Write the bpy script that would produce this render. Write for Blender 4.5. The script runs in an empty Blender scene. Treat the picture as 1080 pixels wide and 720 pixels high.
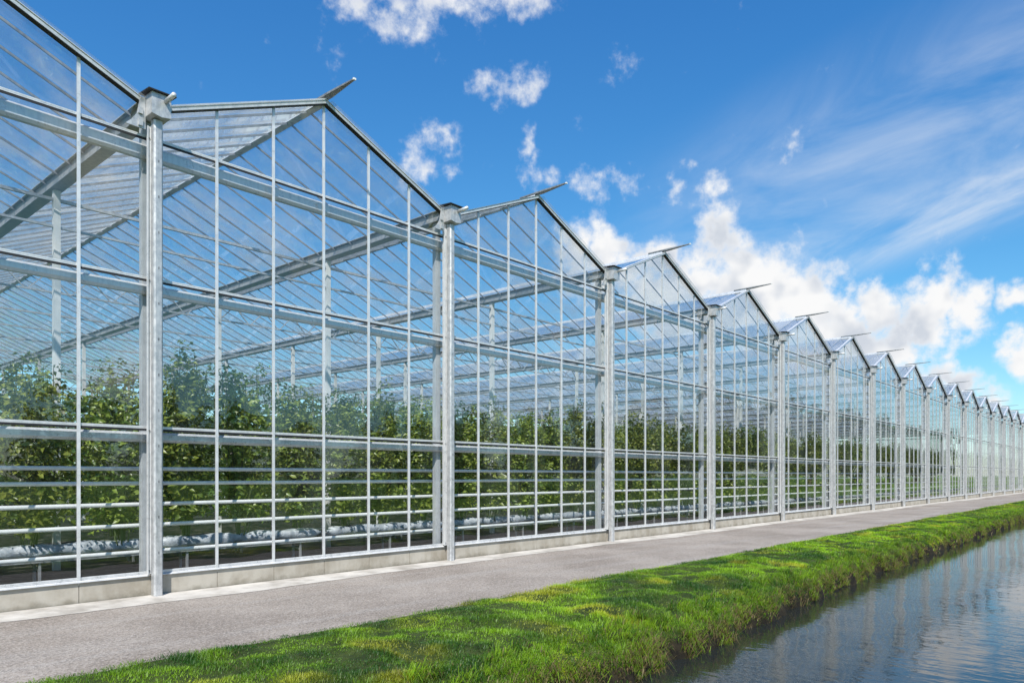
import bpy, math, random
import numpy as np
from mathutils import Vector
rnd = random.Random(7)
R = math.radians
S = bpy.context.scene
COL = S.collection

# ------------------------------------------------------------------ camera
cam = bpy.data.cameras.new('camera')
cam.sensor_width = 36.0
cam.lens = 25.785
cam.shift_y = 0.1308
cam.clip_start = 0.1
cam.clip_end = 6000
camo = bpy.data.objects.new('camera', cam)
camo.location = (-3.715, -9.075, 1.426)
camo.rotation_euler = (R(90), 0, R(41.5687 - 90))
COL.objects.link(camo)
S.camera = camo

# ------------------------------------------------------------------ sun, sky, exposure
SUN_AZ, SUN_EL = 222.0, 47.0            # azimuth counter-clockwise from +X: behind the camera, to its left
sv = Vector((math.cos(R(SUN_AZ)) * math.cos(R(SUN_EL)), math.sin(R(SUN_AZ)) * math.cos(R(SUN_EL)), math.sin(R(SUN_EL))))
sun = bpy.data.lights.new('sun', 'SUN')
sun.energy = 4.7
sun.angle = R(0.53)
sun.color = (1.0, 0.955, 0.89)
suno = bpy.data.objects.new('sun', sun)
suno.rotation_euler = (-sv).to_track_quat('-Z', 'Y').to_euler()
suno.location = (-30, -40, 50)
COL.objects.link(suno)

world = bpy.data.worlds.new('World')
S.world = world
world.use_nodes = True

S.view_settings.view_transform = 'Standard'
S.view_settings.look = 'None'
S.view_settings.gamma = 1.0
S.view_settings.exposure = 0.35
S.view_settings.use_curve_mapping = False
S.cycles.max_bounces = 10
S.cycles.diffuse_bounces = 2
S.cycles.glossy_bounces = 4
S.cycles.transmission_bounces = 4
S.cycles.transparent_max_bounces = 40
S.cycles.sample_clamp_indirect = 6.0
S.cycles.use_denoising = True
S.cycles.caustics_reflective = False
S.cycles.caustics_refractive = False


class NT:
    """small node-tree helper"""
    def __init__(self, tree):
        self.t = tree
        tree.nodes.clear()

    def n(self, kind, **kw):
        nd = self.t.nodes.new(kind)
        for k, v in kw.items():
            setattr(nd, k, v)
        return nd

    def l(self, a, b):
        self.t.links.new(a, b)

    def put(self, sock, v):
        if isinstance(v, (int, float, tuple, list, Vector)):
            sock.default_value = v
        else:
            self.t.links.new(v, sock)

    def m(self, op, a, b=None, c=None, clamp=False):
        nd = self.n('ShaderNodeMath', operation=op, use_clamp=clamp)
        for i, v in enumerate((a, b, c)):
            if v is not None:
                self.put(nd.inputs[i], v)
        return nd.outputs[0]

    def v(self, op, a, b=None):
        nd = self.n('ShaderNodeVectorMath', operation=op)
        self.put(nd.inputs[0], a)
        if b is not None:
            self.put(nd.inputs[1], b)
        return nd.outputs['Value'] if op in ('DOT_PRODUCT', 'DISTANCE', 'LENGTH') else nd.outputs[0]

    def ramp(self, x, lo, hi, a=0.0, b=1.0, smooth=True):
        nd = self.n('ShaderNodeMapRange', interpolation_type='SMOOTHSTEP' if smooth else 'LINEAR', clamp=True)
        self.put(nd.inputs[0], x)
        self.put(nd.inputs[1], lo)
        self.put(nd.inputs[2], hi)
        self.put(nd.inputs[3], a)
        self.put(nd.inputs[4], b)
        return nd.outputs[0]

    def noise(self, vec, scale, detail=4, rough=0.55, dist=0.0, col=False):
        nd = self.n('ShaderNodeTexNoise')
        if vec is not None:
            self.put(nd.inputs['Vector'], vec)
        nd.inputs['Scale'].default_value = scale
        nd.inputs['Detail'].default_value = detail
        nd.inputs['Roughness'].default_value = rough
        nd.inputs['Distortion'].default_value = dist
        return nd.outputs['Color' if col else 'Fac']

    def mix(self, f, a, b):
        nd = self.n('ShaderNodeMix', data_type='RGBA')
        self.put(nd.inputs[0], f)
        self.put(nd.inputs[6], a if not isinstance(a, tuple) or len(a) == 4 else a + (1,))
        self.put(nd.inputs[7], b if not isinstance(b, tuple) or len(b) == 4 else b + (1,))
        return nd.outputs[2]


# sky: Nishita plus cumulus and cirrus defined by direction
CLOUDS = [(55.7, 33.4, 1.5), (53.6, 33.2, 1.7), (51.0, 33.0, 1.8), (48.4, 33.0, 1.5), (46.0, 33.2, 1.3), (43.0, 33.9, 1.8), (40.8, 33.6, 1.4), (39.3, 32.4, 1.0), (44.2, 27.4, 0.8), (41.9, 27.3, 1.0), (40.4, 27.9, 1.1), (41.2, 26.7, 0.8), (46.7, 24.5, 1.0), (48.4, 22.4, 1.3), (49.5, 22.9, 0.9), (46.4, 22.2, 0.8), (40.2, 24.1, 0.7), (39.2, 22.5, 0.9), (34.2, 22.1, 1.3), (33.1, 21.6, 0.8), (29.3, 21.2, 0.7), (28.0, 22.7, 0.7), (20.9, 22.0, 0.8), (36.8, 17.1, 1.7), (35.1, 15.9, 2.5), (32.2, 15.5, 2.1), (30.2, 16.4, 1.4), (26.2, 20.3, 0.9), (25.6, 17.1, 1.5), (27.4, 14.3, 2.3), (24.3, 14.6, 2.6), (22.0, 13.1, 3.0), (19.3, 12.0, 2.4), (28.8, 12.4, 2.8), (17.2, 10.3, 2.16), (14.9, 11.2, 1.98), (13.0, 11.4, 2.07), (10.8, 11.6, 1.71), (9.6, 10.9, 1.44), (13.4, 9.1, 2.16), (16.3, 8.8, 2.34), (19.7, 9.8, 2.4), (7.0, 10.6, 0.9), (7.3, 7.6, 0.99), (13.1, 6.4, 1.98), (10.8, 5.1, 1.44), (9.0, 4.2, 1.08), (17.5, 7.4, 1.98), (20.5, 11.5, 2.6), (23.5, 11.5, 2.4), (26.0, 12.5, 2.4), (31.0, 14.0, 2.4), (11.5, 10.2, 1.8)]


def build_world():
    w = NT(world.node_tree)
    tc = w.n('ShaderNodeTexCoord')
    d = w.v('NORMALIZE', tc.outputs['Generated'])
    sky = w.n('ShaderNodeTexSky', sky_type='NISHITA')
    sky.sun_disc = False
    sky.sun_elevation = R(SUN_EL)
    sky.sun_rotation = R(90 - SUN_AZ)
    sky.altitude = 0
    sky.air_density = 1.0
    sky.dust_density = 0.2
    sky.ozone_density = 3.0
    # deep summer blue above, pale horizon
    sr = w.n('ShaderNodeSeparateXYZ')
    w.l(sky.outputs[0], sr.inputs[0])
    cb = w.n('ShaderNodeCombineXYZ')
    for ch, (a, b, p) in enumerate(((5.2, 6.8, 1.46), (6.3, 7.0, 1.03), (7.4, 8.0, 0.70))):
        w.l(w.m('MINIMUM', w.m('MULTIPLY', w.m('POWER', w.m('DIVIDE', sr.outputs[ch], b), p), a), a * 1.12), cb.inputs[ch])
    tint = cb.outputs[0]
    # break-up noise shared by all clouds
    wv = w.v('SUBTRACT', w.noise(d, 9.0, 4, 0.65, col=True), (0.5, 0.5, 0.5))
    sc = w.n('ShaderNodeVectorMath', operation='SCALE')
    w.l(wv, sc.inputs[0])
    sc.inputs['Scale'].default_value = 0.10
    dw = w.v('ADD', d, sc.outputs[0])
    best = None
    for az, el, r in CLOUDS:
        c = (math.cos(R(az)) * math.cos(R(el)), math.sin(R(az)) * math.cos(R(el)), math.sin(R(el)))
        big = el < 19.5
        amp = 1.0 if big else 0.50                        # small high clouds are thin and torn
        q = w.m('MULTIPLY_ADD', w.v('DISTANCE', dw, c), amp / (R(r) * (1.42 if big else 1.6)), 1.0 - amp)
        best = q if best is None else w.m('MINIMUM', best, q)
    blob = w.m('MULTIPLY', w.m('SUBTRACT', 1.0, best), 1.75)                     # >0 inside a cloud
    # loose cumulus all round the sky
    sep = w.n('ShaderNodeSeparateXYZ')
    w.l(d, sep.inputs[0])
    g = w.noise(d, 5.5, 2, 0.55)
    band = w.ramp(sep.outputs['Z'], 0.02, 0.10)
    away = w.ramp(w.v('DOT_PRODUCT', d, (0.70, 0.62, 0.35)), 0.80, 0.62)
    gen = w.m('MULTIPLY', w.m('MULTIPLY', w.ramp(g, 0.47, 0.68), band), away)
    gen = w.m('SUBTRACT', w.m('MULTIPLY', gen, 1.5), 0.5)
    field = w.m('MAXIMUM', blob, gen)
    fine = w.noise(d, 24.0, 6, 0.62)
    dens = w.m('ADD', field, w.m('MULTIPLY', w.m('SUBTRACT', fine, 0.5), 3.3))
    mask = w.m('POWER', w.ramp(dens, -0.05, 1.15), 1.2)
    # billows: brighter where the density falls off towards the sun
    la = w.noise(d, 13.0, 3, 0.6)
    lb = w.noise(w.v('ADD', d, tuple(sv * 0.035)), 13.0, 2, 0.6)
    lit = w.ramp(w.m('ADD', w.m('SUBTRACT', la, lb), w.m('MULTIPLY', w.m('SUBTRACT', fine, 0.5), 0.25)), -0.16, 0.09)
    core = w.ramp(dens, 0.3, 1.6)
    grey = w.mix(lit, (0.66, 0.71, 0.79, 1), (1.0, 1.0, 1.0, 1))
    ccol = w.mix(core, (0.96, 0.975, 1.0, 1), grey)
    # cirrus streaks along great circles
    def streak(n, w0, sc_, off):
        nn = Vector(n).normalized()
        x = w.v('DOT_PRODUCT', d, tuple(nn))
        e1 = Vector((0.93, 0.2, 0.3)); e1 = (e1 - nn * e1.dot(nn)).normalized()
        along = w.v('DOT_PRODUCT', d, tuple(nn.cross(e1)))
        cmb = w.n('ShaderNodeCombineXYZ')
        w.l(w.m('MULTIPLY', x, sc_), cmb.inputs[0])
        w.l(w.m('MULTIPLY', along, 4.0), cmb.inputs[1])
        cmb.inputs[2].default_value = off
        nz = w.noise(cmb.outputs[0], 1.0, 6, 0.6, 0.6)
        prof = w.ramp(w.m('ABSOLUTE', x), w0, 0.0)
        fade = w.ramp(w.v('DOT_PRODUCT', d, (0.937, 0.16, 0.312)), 0.90, 1.0)
        return w.m('MULTIPLY', w.m('MULTIPLY', w.ramp(nz, 0.25, 0.80), prof), fade)
    d1, d2 = Vector((0.911, 0.315, 0.266)), Vector((0.945, 0.110, 0.309))
    d3, d4 = Vector((0.867, 0.368, 0.336)), Vector((0.907, 0.106, 0.408))
    s1 = streak(d1.cross(d2), 0.055, 14.0, 1.3)
    s2 = streak(d3.cross(d4), 0.14, 9.0, 4.1)
    cir = w.m('ADD', w.m('MULTIPLY', s1, 1.15), w.m('MULTIPLY', s2, 0.65), clamp=True)
    K = 6.3                                                # cloud radiance in units of the sky texture
    sc2 = w.n('ShaderNodeVectorMath', operation='SCALE')
    w.l(ccol, sc2.inputs[0])
    sc2.inputs['Scale'].default_value = K
    col = w.mix(w.m('MULTIPLY', cir, 0.75), tint, (K * 0.9, K * 0.94, K * 0.98, 1))
    col = w.mix(mask, col, sc2.outputs[0])
    bg = w.n('ShaderNodeBackground')
    w.l(col, bg.inputs['Color'])
    bg.inputs['Strength'].default_value = 0.12
    out = w.n('ShaderNodeOutputWorld')
    w.l(bg.outputs[0], out.inputs['Surface'])
    world.cycles.sampling_method = 'MANUAL'
    world.cycles.sample_map_resolution = 256


build_world()


# ------------------------------------------------------------------ materials
def newmat(name):
    m = bpy.data.materials.new(name)
    m.use_nodes = True
    return m, NT(m.node_tree)


def principled(w, base, rough=0.5, metal=0.0, spec=0.5, normal=None):
    p = w.n('ShaderNodeBsdfPrincipled')
    w.put(p.inputs['Base Color'], base if not isinstance(base, tuple) else base + (1,))
    w.put(p.inputs['Roughness'], rough)
    w.put(p.inputs['Metallic'], metal)
    p.inputs['Specular IOR Level'].default_value = spec
    if normal is not None:
        w.l(normal, p.inputs['Normal'])
    o = w.n('ShaderNodeOutputMaterial')
    w.l(p.outputs[0], o.inputs['Surface'])
    return p


def bump(w, h, strength, dist):
    b = w.n('ShaderNodeBump')
    b.inputs['Strength'].default_value = strength
    b.inputs['Distance'].default_value = dist
    w.l(h, b.inputs['Height'])
    return b.outputs[0]


def metal_mat(name, c0, c1, rough, metal, scale=14.0):
    m, w = newmat(name)
    pos = w.n('ShaderNodeNewGeometry').outputs['Position']
    sp = w.noise(pos, scale, 5, 0.7)
    streak = w.n('ShaderNodeMapping')
    streak.inputs['Scale'].default_value = (9, 9, 0.7)
    w.l(pos, streak.inputs[0])
    st = w.noise(streak.outputs[0], 3.0, 4, 0.65)
    f = w.m('ADD', w.m('MULTIPLY', sp, 0.6), w.m('MULTIPLY', st, 0.4))
    col = w.mix(w.ramp(f, 0.36, 0.64), c0, c1)
    principled(w, col, w.ramp(sp, 0.3, 0.7, rough - 0.08, rough + 0.12), metal, 0.5)
    return m


STEEL = metal_mat('galvanised_steel', (0.40, 0.41, 0.42), (0.62, 0.62, 0.62), 0.36, 0.40)
INNER = metal_mat('inner_steel', (0.38, 0.39, 0.405), (0.56, 0.565, 0.57), 0.38, 0.35)
BARS = metal_mat('roof_bar_metal', (0.26, 0.27, 0.285), (0.40, 0.41, 0.42), 0.4, 0.35, 6.0)
ALU = metal_mat('aluminium', (0.60, 0.61, 0.62), (0.76, 0.76, 0.76), 0.32, 0.28, 8.0)
PAINT = metal_mat('light_grey_paint', (0.40, 0.42, 0.44), (0.54, 0.555, 0.57), 0.45, 0.05, 6.0)
PIPE = metal_mat('white_pipe_paint', (0.68, 0.69, 0.68), (0.80, 0.80, 0.79), 0.35, 0.0, 6.0)


def rubber_shade():
    m, w = newmat('black_rubber_shade')
    principled(w, (0.018, 0.018, 0.02), 0.6)  # rubber black, also used as painted shade under rails and trims
    return m


RUBBER_SHADE = rubber_shade()


def glass_mat(name, dust_lo, dust_hi, tint, dust_scale):
    m, w = newmat(name)
    geo = w.n('ShaderNodeNewGeometry')
    c = w.m('ABSOLUTE', w.v('DOT_PRODUCT', geo.outputs['Incoming'], geo.outputs['Normal']))
    f = w.m('ADD', 0.048, w.m('MULTIPLY', 0.952, w.m('POWER', w.m('SUBTRACT', 1.0, c, clamp=True), 5.0)))
    tr = w.n('ShaderNodeBsdfTransparent')
    tr.inputs[0].default_value = tint + (1,)
    gl = w.n('ShaderNodeBsdfGlossy')
    gl.inputs['Roughness'].default_value = 0.0
    gl.inputs['Color'].default_value = (1, 1, 1, 1)
    # a gentle waviness of the sheet
    if name == 'wall_glass':
        wav = w.noise(geo.outputs['Position'], 1.3, 1, 0.5)
        w.l(bump(w, wav, 0.25, 0.02), gl.inputs['Normal'])
    # dust and condensation
    mp = w.n('ShaderNodeMapping')
    mp.inputs['Scale'].default_value = (1.0, 1.0, 0.35)
    w.l(geo.outputs['Position'], mp.inputs[0])
    dn = w.noise(mp.outputs[0], dust_scale, 3, 0.62)
    dust = w.ramp(dn, 0.36, 0.72, dust_lo, dust_hi)
    dust = w.m('MINIMUM', w.m('DIVIDE', dust, w.m('MAXIMUM', c, 0.2)), 0.5)   # a film looks thicker at a slant
    oi = w.n('ShaderNodeObjectInfo')
    dust = w.m('MULTIPLY', dust, w.ramp(oi.outputs['Random'], 0.0, 1.0, 0.5, 2.0, False))   # some panes are dirtier
    df = w.n('ShaderNodeBsdfDiffuse')
    df.inputs[0].default_value = (0.78, 0.80, 0.80, 1)
    tl = w.n('ShaderNodeBsdfTranslucent')
    tl.inputs[0].default_value = (0.78, 0.80, 0.80, 1)
    dm = w.n('ShaderNodeMixShader')
    dm.inputs[0].default_value = 0.5
    w.l(df.outputs[0], dm.inputs[1]); w.l(tl.outputs[0], dm.inputs[2])
    a = w.n('ShaderNodeMixShader')
    w.l(dust, a.inputs[0]); w.l(tr.outputs[0], a.inputs[1]); w.l(dm.outputs[0], a.inputs[2])
    b = w.n('ShaderNodeMixShader')
    w.l(f, b.inputs[0]); w.l(a.outputs[0], b.inputs[1]); w.l(gl.outputs[0], b.inputs[2])
    o = w.n('ShaderNodeOutputMaterial')
    w.l(b.outputs[0], o.inputs['Surface'])
    return m


GLASS = glass_mat('wall_glass', 0.001, 0.012, (0.980, 0.988, 0.990), 1.4)
ROOFGLASS = glass_mat('roof_glass', 0.02, 0.12, (0.975, 0.988, 0.992), 1.1)


def concrete_mat(name, c0, c1, scale):
    m, w = newmat(name)
    pos = w.n('ShaderNodeNewGeometry').outputs['Position']
    big = w.noise(pos, scale, 6, 0.65)
    mp = w.n('ShaderNodeMapping')
    mp.inputs['Scale'].default_value = (2.6, 2.6, 0.8)
    w.l(pos, mp.inputs[0])
    st = w.noise(mp.outputs[0], 1.2, 4, 0.6)
    f = w.m('ADD', w.m('MULTIPLY', big, 0.55), w.m('MULTIPLY', st, 0.45))
    col = w.mix(w.ramp(f, 0.34, 0.62), c0, c1)
    sp = w.n('ShaderNodeSeparateXYZ')
    w.l(pos, sp.inputs[0])
    st2 = w.noise(pos, 4.5, 5, 0.65)
    splash = w.ramp(w.m('ADD', sp.outputs['Z'], w.m('MULTIPLY', st2, 0.30)), 0.23, 0.12, 0.0, 0.55)
    if name == 'concrete':
        col = w.mix(splash, col, (0.13, 0.115, 0.08))
    fine = w.noise(pos, 130.0, 4, 0.7)
    col = w.mix(w.ramp(fine, 0.62, 0.75, 0, 0.35), col, (0.12, 0.11, 0.09))
    principled(w, col, 0.85, 0, 0.3, bump(w, fine, 0.3, 0.004))
    return m


CONCRETE = concrete_mat('concrete', (0.30, 0.265, 0.21), (0.45, 0.415, 0.355), 2.2)
APRON = concrete_mat('worn_concrete', (0.34, 0.31, 0.27), (0.62, 0.585, 0.53), 1.3)


def asphalt_mat():
    m, w = newmat('asphalt')
    pos = w.n('ShaderNodeNewGeometry').outputs['Position']
    big = w.noise(pos, 0.55, 5, 0.6)
    col = w.mix(w.ramp(big, 0.3, 0.7), (0.225, 0.190, 0.160), (0.36, 0.316, 0.275))
    # long worn wheel lines
    mp = w.n('ShaderNodeMapping')
    mp.inputs['Scale'].default_value = (0.12, 2.4, 1)
    w.l(pos, mp.inputs[0])
    ln = w.noise(mp.outputs[0], 1.0, 5, 0.6)
    col = w.mix(w.ramp(ln, 0.45, 0.7, 0, 0.5), col, (0.36, 0.335, 0.31))
    vor = w.n('ShaderNodeTexVoronoi')
    vor.inputs['Scale'].default_value = 70.0
    w.l(pos, vor.inputs['Vector'])
    sepc = w.n('ShaderNodeSeparateColor')
    w.l(vor.outputs['Color'], sepc.inputs[0])
    stone = w.ramp(sepc.outputs[0], 0.0, 1.0, 0.0, 1.0, False)
    col = w.mix(w.m('MULTIPLY', w.ramp(stone, 0.55, 1.0), 0.42), col, (0.52, 0.47, 0.425))
    col = w.mix(w.m('MULTIPLY', w.ramp(stone, 0.42, 0.0), 0.45), col, (0.06, 0.055, 0.05))
    spot = w.noise(pos, 26.0, 4, 0.7)
    col = w.mix(w.ramp(spot, 0.58, 0.72, 0, 0.45), col, (0.11, 0.10, 0.09))
    principled(w, col, 0.9, 0, 0.25, bump(w, vor.outputs['Distance'], 0.6, 0.006))
    return m


ASPHALT = asphalt_mat()


def soil_mat(name, c0, c1, scale):
    m, w = newmat(name)
    pos = w.n('ShaderNodeNewGeometry').outputs['Position']
    n1 = w.noise(pos, scale, 7, 0.7)
    principled(w, w.mix(w.ramp(n1, 0.35, 0.68), c0, c1), 0.95, 0, 0.2, bump(w, n1, 0.8, 0.03))
    return m


def bank_mat():
    m, w = newmat('bank_soil')
    pos = w.n('ShaderNodeNewGeometry').outputs['Position']
    sep = w.n('ShaderNodeSeparateXYZ')
    w.l(pos, sep.inputs[0])
    n1 = w.noise(pos, 7.0, 7, 0.7)
    wet_shaded = w.mix(w.ramp(n1, 0.35, 0.68), (0.006, 0.005, 0.003), (0.028, 0.022, 0.011))  # wet soil, coloured darker still for the shadow under hanging grass
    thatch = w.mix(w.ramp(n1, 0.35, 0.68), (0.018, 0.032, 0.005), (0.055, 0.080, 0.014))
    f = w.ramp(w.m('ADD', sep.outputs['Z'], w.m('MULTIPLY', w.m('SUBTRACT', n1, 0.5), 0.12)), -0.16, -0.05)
    principled(w, w.mix(f, wet_shaded, thatch), 0.9, 0, 0.3, bump(w, n1, 0.9, 0.04))
    return m


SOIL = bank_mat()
FLOOR = soil_mat('dark_floor', (0.022, 0.020, 0.016), (0.085, 0.078, 0.065), 1.6)
MEADOW = soil_mat('meadow_grass', (0.06, 0.13, 0.012), (0.13, 0.22, 0.022), 1.2)


def water_mat():
    m, w = newmat('canal_water')
    pos = w.n('ShaderNodeNewGeometry').outputs['Position']
    def lay(sx, sy, rot, sc, det):
        mp = w.n('ShaderNodeMapping')
        mp.inputs['Scale'].default_value = (sx, sy, 1)
        mp.inputs['Rotation'].default_value = (0, 0, R(rot))
        w.l(pos, mp.inputs[0])
        return w.noise(mp.outputs[0], sc, det, 0.5)
    # ripples lie across the view, long in the direction across it
    a = lay(3.2, 0.9, -48, 2.2, 3)
    b = lay(2.6, 1.0, -25, 5.5, 2)
    c = lay(1.0, 0.6, -60, 0.7, 2)
    h = w.m('ADD', w.m('ADD', w.m('MULTIPLY', a, 0.6), w.m('MULTIPLY', b, 0.22)), w.m('MULTIPLY', c, 0.9))
    calm = w.ramp(lay(0.5, 1.2, -20, 0.5, 3), 0.40, 0.62, 0.35, 1.0)          # calm and ruffled patches
    h = w.m('MULTIPLY', h, calm)
    p = principled(w, (0.016, 0.020, 0.020), 0.02, 0, 0.5, bump(w, h, 0.18, 0.05))
    p.inputs['IOR'].default_value = 1.38
    return m


WATER = water_mat()


def leaf_mat(name, trans=0.34, rough=0.34, attr='col', lo=0.95, hi=1.4):
    m, w = newmat(name)
    at = w.n('ShaderNodeAttribute')
    at.attribute_name = attr
    oi = w.n('ShaderNodeObjectInfo')
    hs = w.n('ShaderNodeHueSaturation')
    w.l(at.outputs['Color'], hs.inputs['Color'])
    w.l(w.ramp(oi.outputs['Random'], 0, 1, 0.485, 0.512, False), hs.inputs['Hue'])
    w.l(w.ramp(oi.outputs['Random'], 0, 1, lo, hi, False), hs.inputs['Value'])
    p = w.n('ShaderNodeBsdfPrincipled')
    w.l(hs.outputs[0], p.inputs['Base Color'])
    p.inputs['Roughness'].default_value = rough
    p.inputs['Specular IOR Level'].default_value = 0.6
    tl = w.n('ShaderNodeBsdfTranslucent')
    hs2 = w.n('ShaderNodeHueSaturation')
    hs2.inputs['Hue'].default_value = 0.48
    hs2.inputs['Value'].default_value = 1.5
    w.l(hs.outputs[0], hs2.inputs['Color'])
    w.l(hs2.outputs[0], tl.inputs[0])
    mx = w.n('ShaderNodeMixShader')
    mx.inputs[0].default_value = trans
    w.l(p.outputs[0], mx.inputs[1]); w.l(tl.outputs[0], mx.inputs[2])
    o = w.n('ShaderNodeOutputMaterial')
    w.l(mx.outputs[0], o.inputs['Surface'])
    return m


LEAF = leaf_mat('vine_leaf')
BLADE = leaf_mat('grass_blade', 0.45, 0.5, lo=1.22, hi=1.22)


def plain(name, c, rough):
    m, w = newmat(name)
    pos = w.n('ShaderNodeNewGeometry').outputs['Position']
    n1 = w.noise(pos, 9.0, 5, 0.65)
    lo = tuple(x * 0.75 for x in c)
    principled(w, w.mix(w.ramp(n1, 0.3, 0.7), lo, c), rough, 0, 0.4)
    return m


STEM = plain('green_stem', (0.10, 0.13, 0.05), 0.6)
BARK = plain('bark', (0.11, 0.085, 0.06), 0.9)


def film_mat():
    m, w = newmat('white_film')
    pos = w.n('ShaderNodeNewGeometry').outputs['Position']
    n1 = w.noise(pos, 5.0, 4, 0.6, 0.8)
    n2 = w.noise(pos, 22.0, 4, 0.6, 1.5)
    h = w.m('ADD', n1, w.m('MULTIPLY', n2, 0.25))
    principled(w, w.mix(w.ramp(n1, 0.36, 0.62), (0.34, 0.38, 0.42), (0.60, 0.635, 0.67)), 0.32, 0, 0.5, bump(w, h, 0.9, 0.04))
    return m


FILM = film_mat()


# ------------------------------------------------------------------ mesh helpers
class MB:
    def __init__(self):
        self.v, self.f = [], []

    def poly(self, verts, faces):
        o = len(self.v)
        self.v += [tuple(p) for p in verts]
        self.f += [tuple(i + o for i in fc) for fc in faces]
        return self

    def box(self, x0, x1, y0, y1, z0, z1):
        return self.poly([(x0, y0, z0), (x1, y0, z0), (x1, y1, z0), (x0, y1, z0), (x0, y0, z1), (x1, y0, z1), (x1, y1, z1), (x0, y1, z1)],
                         [(0, 3, 2, 1), (4, 5, 6, 7), (0, 1, 5, 4), (1, 2, 6, 5), (2, 3, 7, 6), (3, 0, 4, 7)])

    def bar(self, a, b, w, h, up=(0, 0, 1)):
        """rectangular bar from a to b, w across, h along up"""
        a, b = Vector(a), Vector(b)
        d = (b - a).normalized()
        s = d.cross(Vector(up)).normalized() * (w / 2)
        u = s.cross(d).normalized() * (h / 2)
        vs = [a - s - u, a + s - u, a + s + u, a - s + u, b - s - u, b + s - u, b + s + u, b - s + u]
        return self.poly(vs, [(0, 3, 2, 1), (4, 5, 6, 7), (0, 1, 5, 4), (1, 2, 6, 5), (2, 3, 7, 6), (3, 0, 4, 7)])

    def tube(self, a, b, r0, r1=None, n=10, cap=True):
        r1 = r0 if r1 is None else r1
        a, b = Vector(a), Vector(b)
        d = (b - a).normalized()
        t = Vector((0, 0, 1)) if abs(d.z) < 0.9 else Vector((1, 0, 0))
        s = d.cross(t).normalized(); u = s.cross(d)
        vs = []
        for c, r in ((a, r0), (b, r1)):
            for i in range(n):
                an = 2 * math.pi * (i + 0.5) / n
                vs.append(c + s * math.cos(an) * r + u * math.sin(an) * r)
        fs = [(i, (i + 1) % n, n + (i + 1) % n, n + i) for i in range(n)]
        if cap:
            fs += [tuple(range(n - 1, -1, -1)), tuple(range(n, 2 * n))]
        return self.poly(vs, fs)

    def prism_y(self, xz, y0, y1):
        """polygon in x,z extruded along y"""
        n = len(xz)
        vs = [(x, y0, z) for x, z in xz] + [(x, y1, z) for x, z in xz]
        fs = [tuple(range(n)), tuple(range(2 * n - 1, n - 1, -1))]
        fs += [(i, n + i, n + (i + 1) % n, (i + 1) % n) for i in range(n)]
        return self.poly(vs, fs)

    def mesh(self, name, mat, smooth=False):
        me = bpy.data.meshes.new(name)
        me.from_pydata(self.v, [], self.f)
        me.materials.append(mat)
        if smooth:
            me.polygons.foreach_set('use_smooth', [True] * len(me.polygons))
        me.update()
        return me


def link(name, me, parent=None, loc=(0, 0, 0), rotz=0.0):
    o = bpy.data.objects.new(name, me)
    COL.objects.link(o)
    o.location = loc
    if rotz:
        o.rotation_euler = (0, 0, rotz)
    if parent is not None:
        o.parent = parent
    return o


def tag(o, label, cat, group=None):
    o['label'] = label
    o['category'] = cat
    if group:
        o['group'] = group
    return o


def structure(o):
    o['kind'] = 'structure'
    return o


def stuff(o):
    o['kind'] = 'stuff'
    return o


def raw_mesh(name, verts, loops, counts, mat, cols=None):
    me = bpy.data.meshes.new(name)
    me.vertices.add(len(verts))
    me.vertices.foreach_set('co', np.asarray(verts, np.float32).ravel())
    me.loops.add(len(loops))
    me.loops.foreach_set('vertex_index', np.asarray(loops, np.int32))
    me.polygons.add(len(counts))
    counts = np.asarray(counts, np.int32)
    starts = np.concatenate([[0], np.cumsum(counts)[:-1]]).astype(np.int32)
    me.polygons.foreach_set('loop_start', starts)
    me.update(calc_edges=True)
    if cols is not None:
        at = me.color_attributes.new('col', 'FLOAT_COLOR', 'POINT')
        c4 = np.ones((len(verts), 4), np.float32)
        c4[:, :3] = cols
        at.data.foreach_set('color', c4.ravel())
    me.materials.append(mat)
    me.validate()
    return me


# ------------------------------------------------------------------ ground, water, path
W = 4.8
K0, K1 = -2, 18                    # bays K0 .. K1-1
DEPTH = 32.0
WATER_Z = -0.31

yz = [(1500, -0.02), (-3.6, -0.02), (-4.9, -0.16), (-5.15, -0.7), (-5.6, -1.0), (-8.4, -1.0), (-8.75, -0.6), (-8.8, -0.06), (-9.6, 0.0), (-1500, 0.0)]
vs, fs = [], []
for x in (-900, 1800):
    vs += [(x, y, z) for y, z in yz]
n = len(yz)
fs = [(i, i + 1, n + i + 1, n + i) for i in range(n - 1)]
structure(link('ground', MB().poly(vs, fs).mesh('ground', MEADOW)))
structure(link('canal_water', MB().poly([(-300, -8.9, WATER_Z), (900, -8.9, WATER_Z), (900, -4.9, WATER_Z), (-300, -4.9, WATER_Z)], [(0, 1, 2, 3)]).mesh('water', WATER)))
structure(link('path', MB().poly([(-300, -3.7, 0), (600, -3.7, 0), (600, -0.5, 0), (-300, -0.5, 0)], [(0, 1, 2, 3)]).mesh('path', ASPHALT)))

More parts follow.
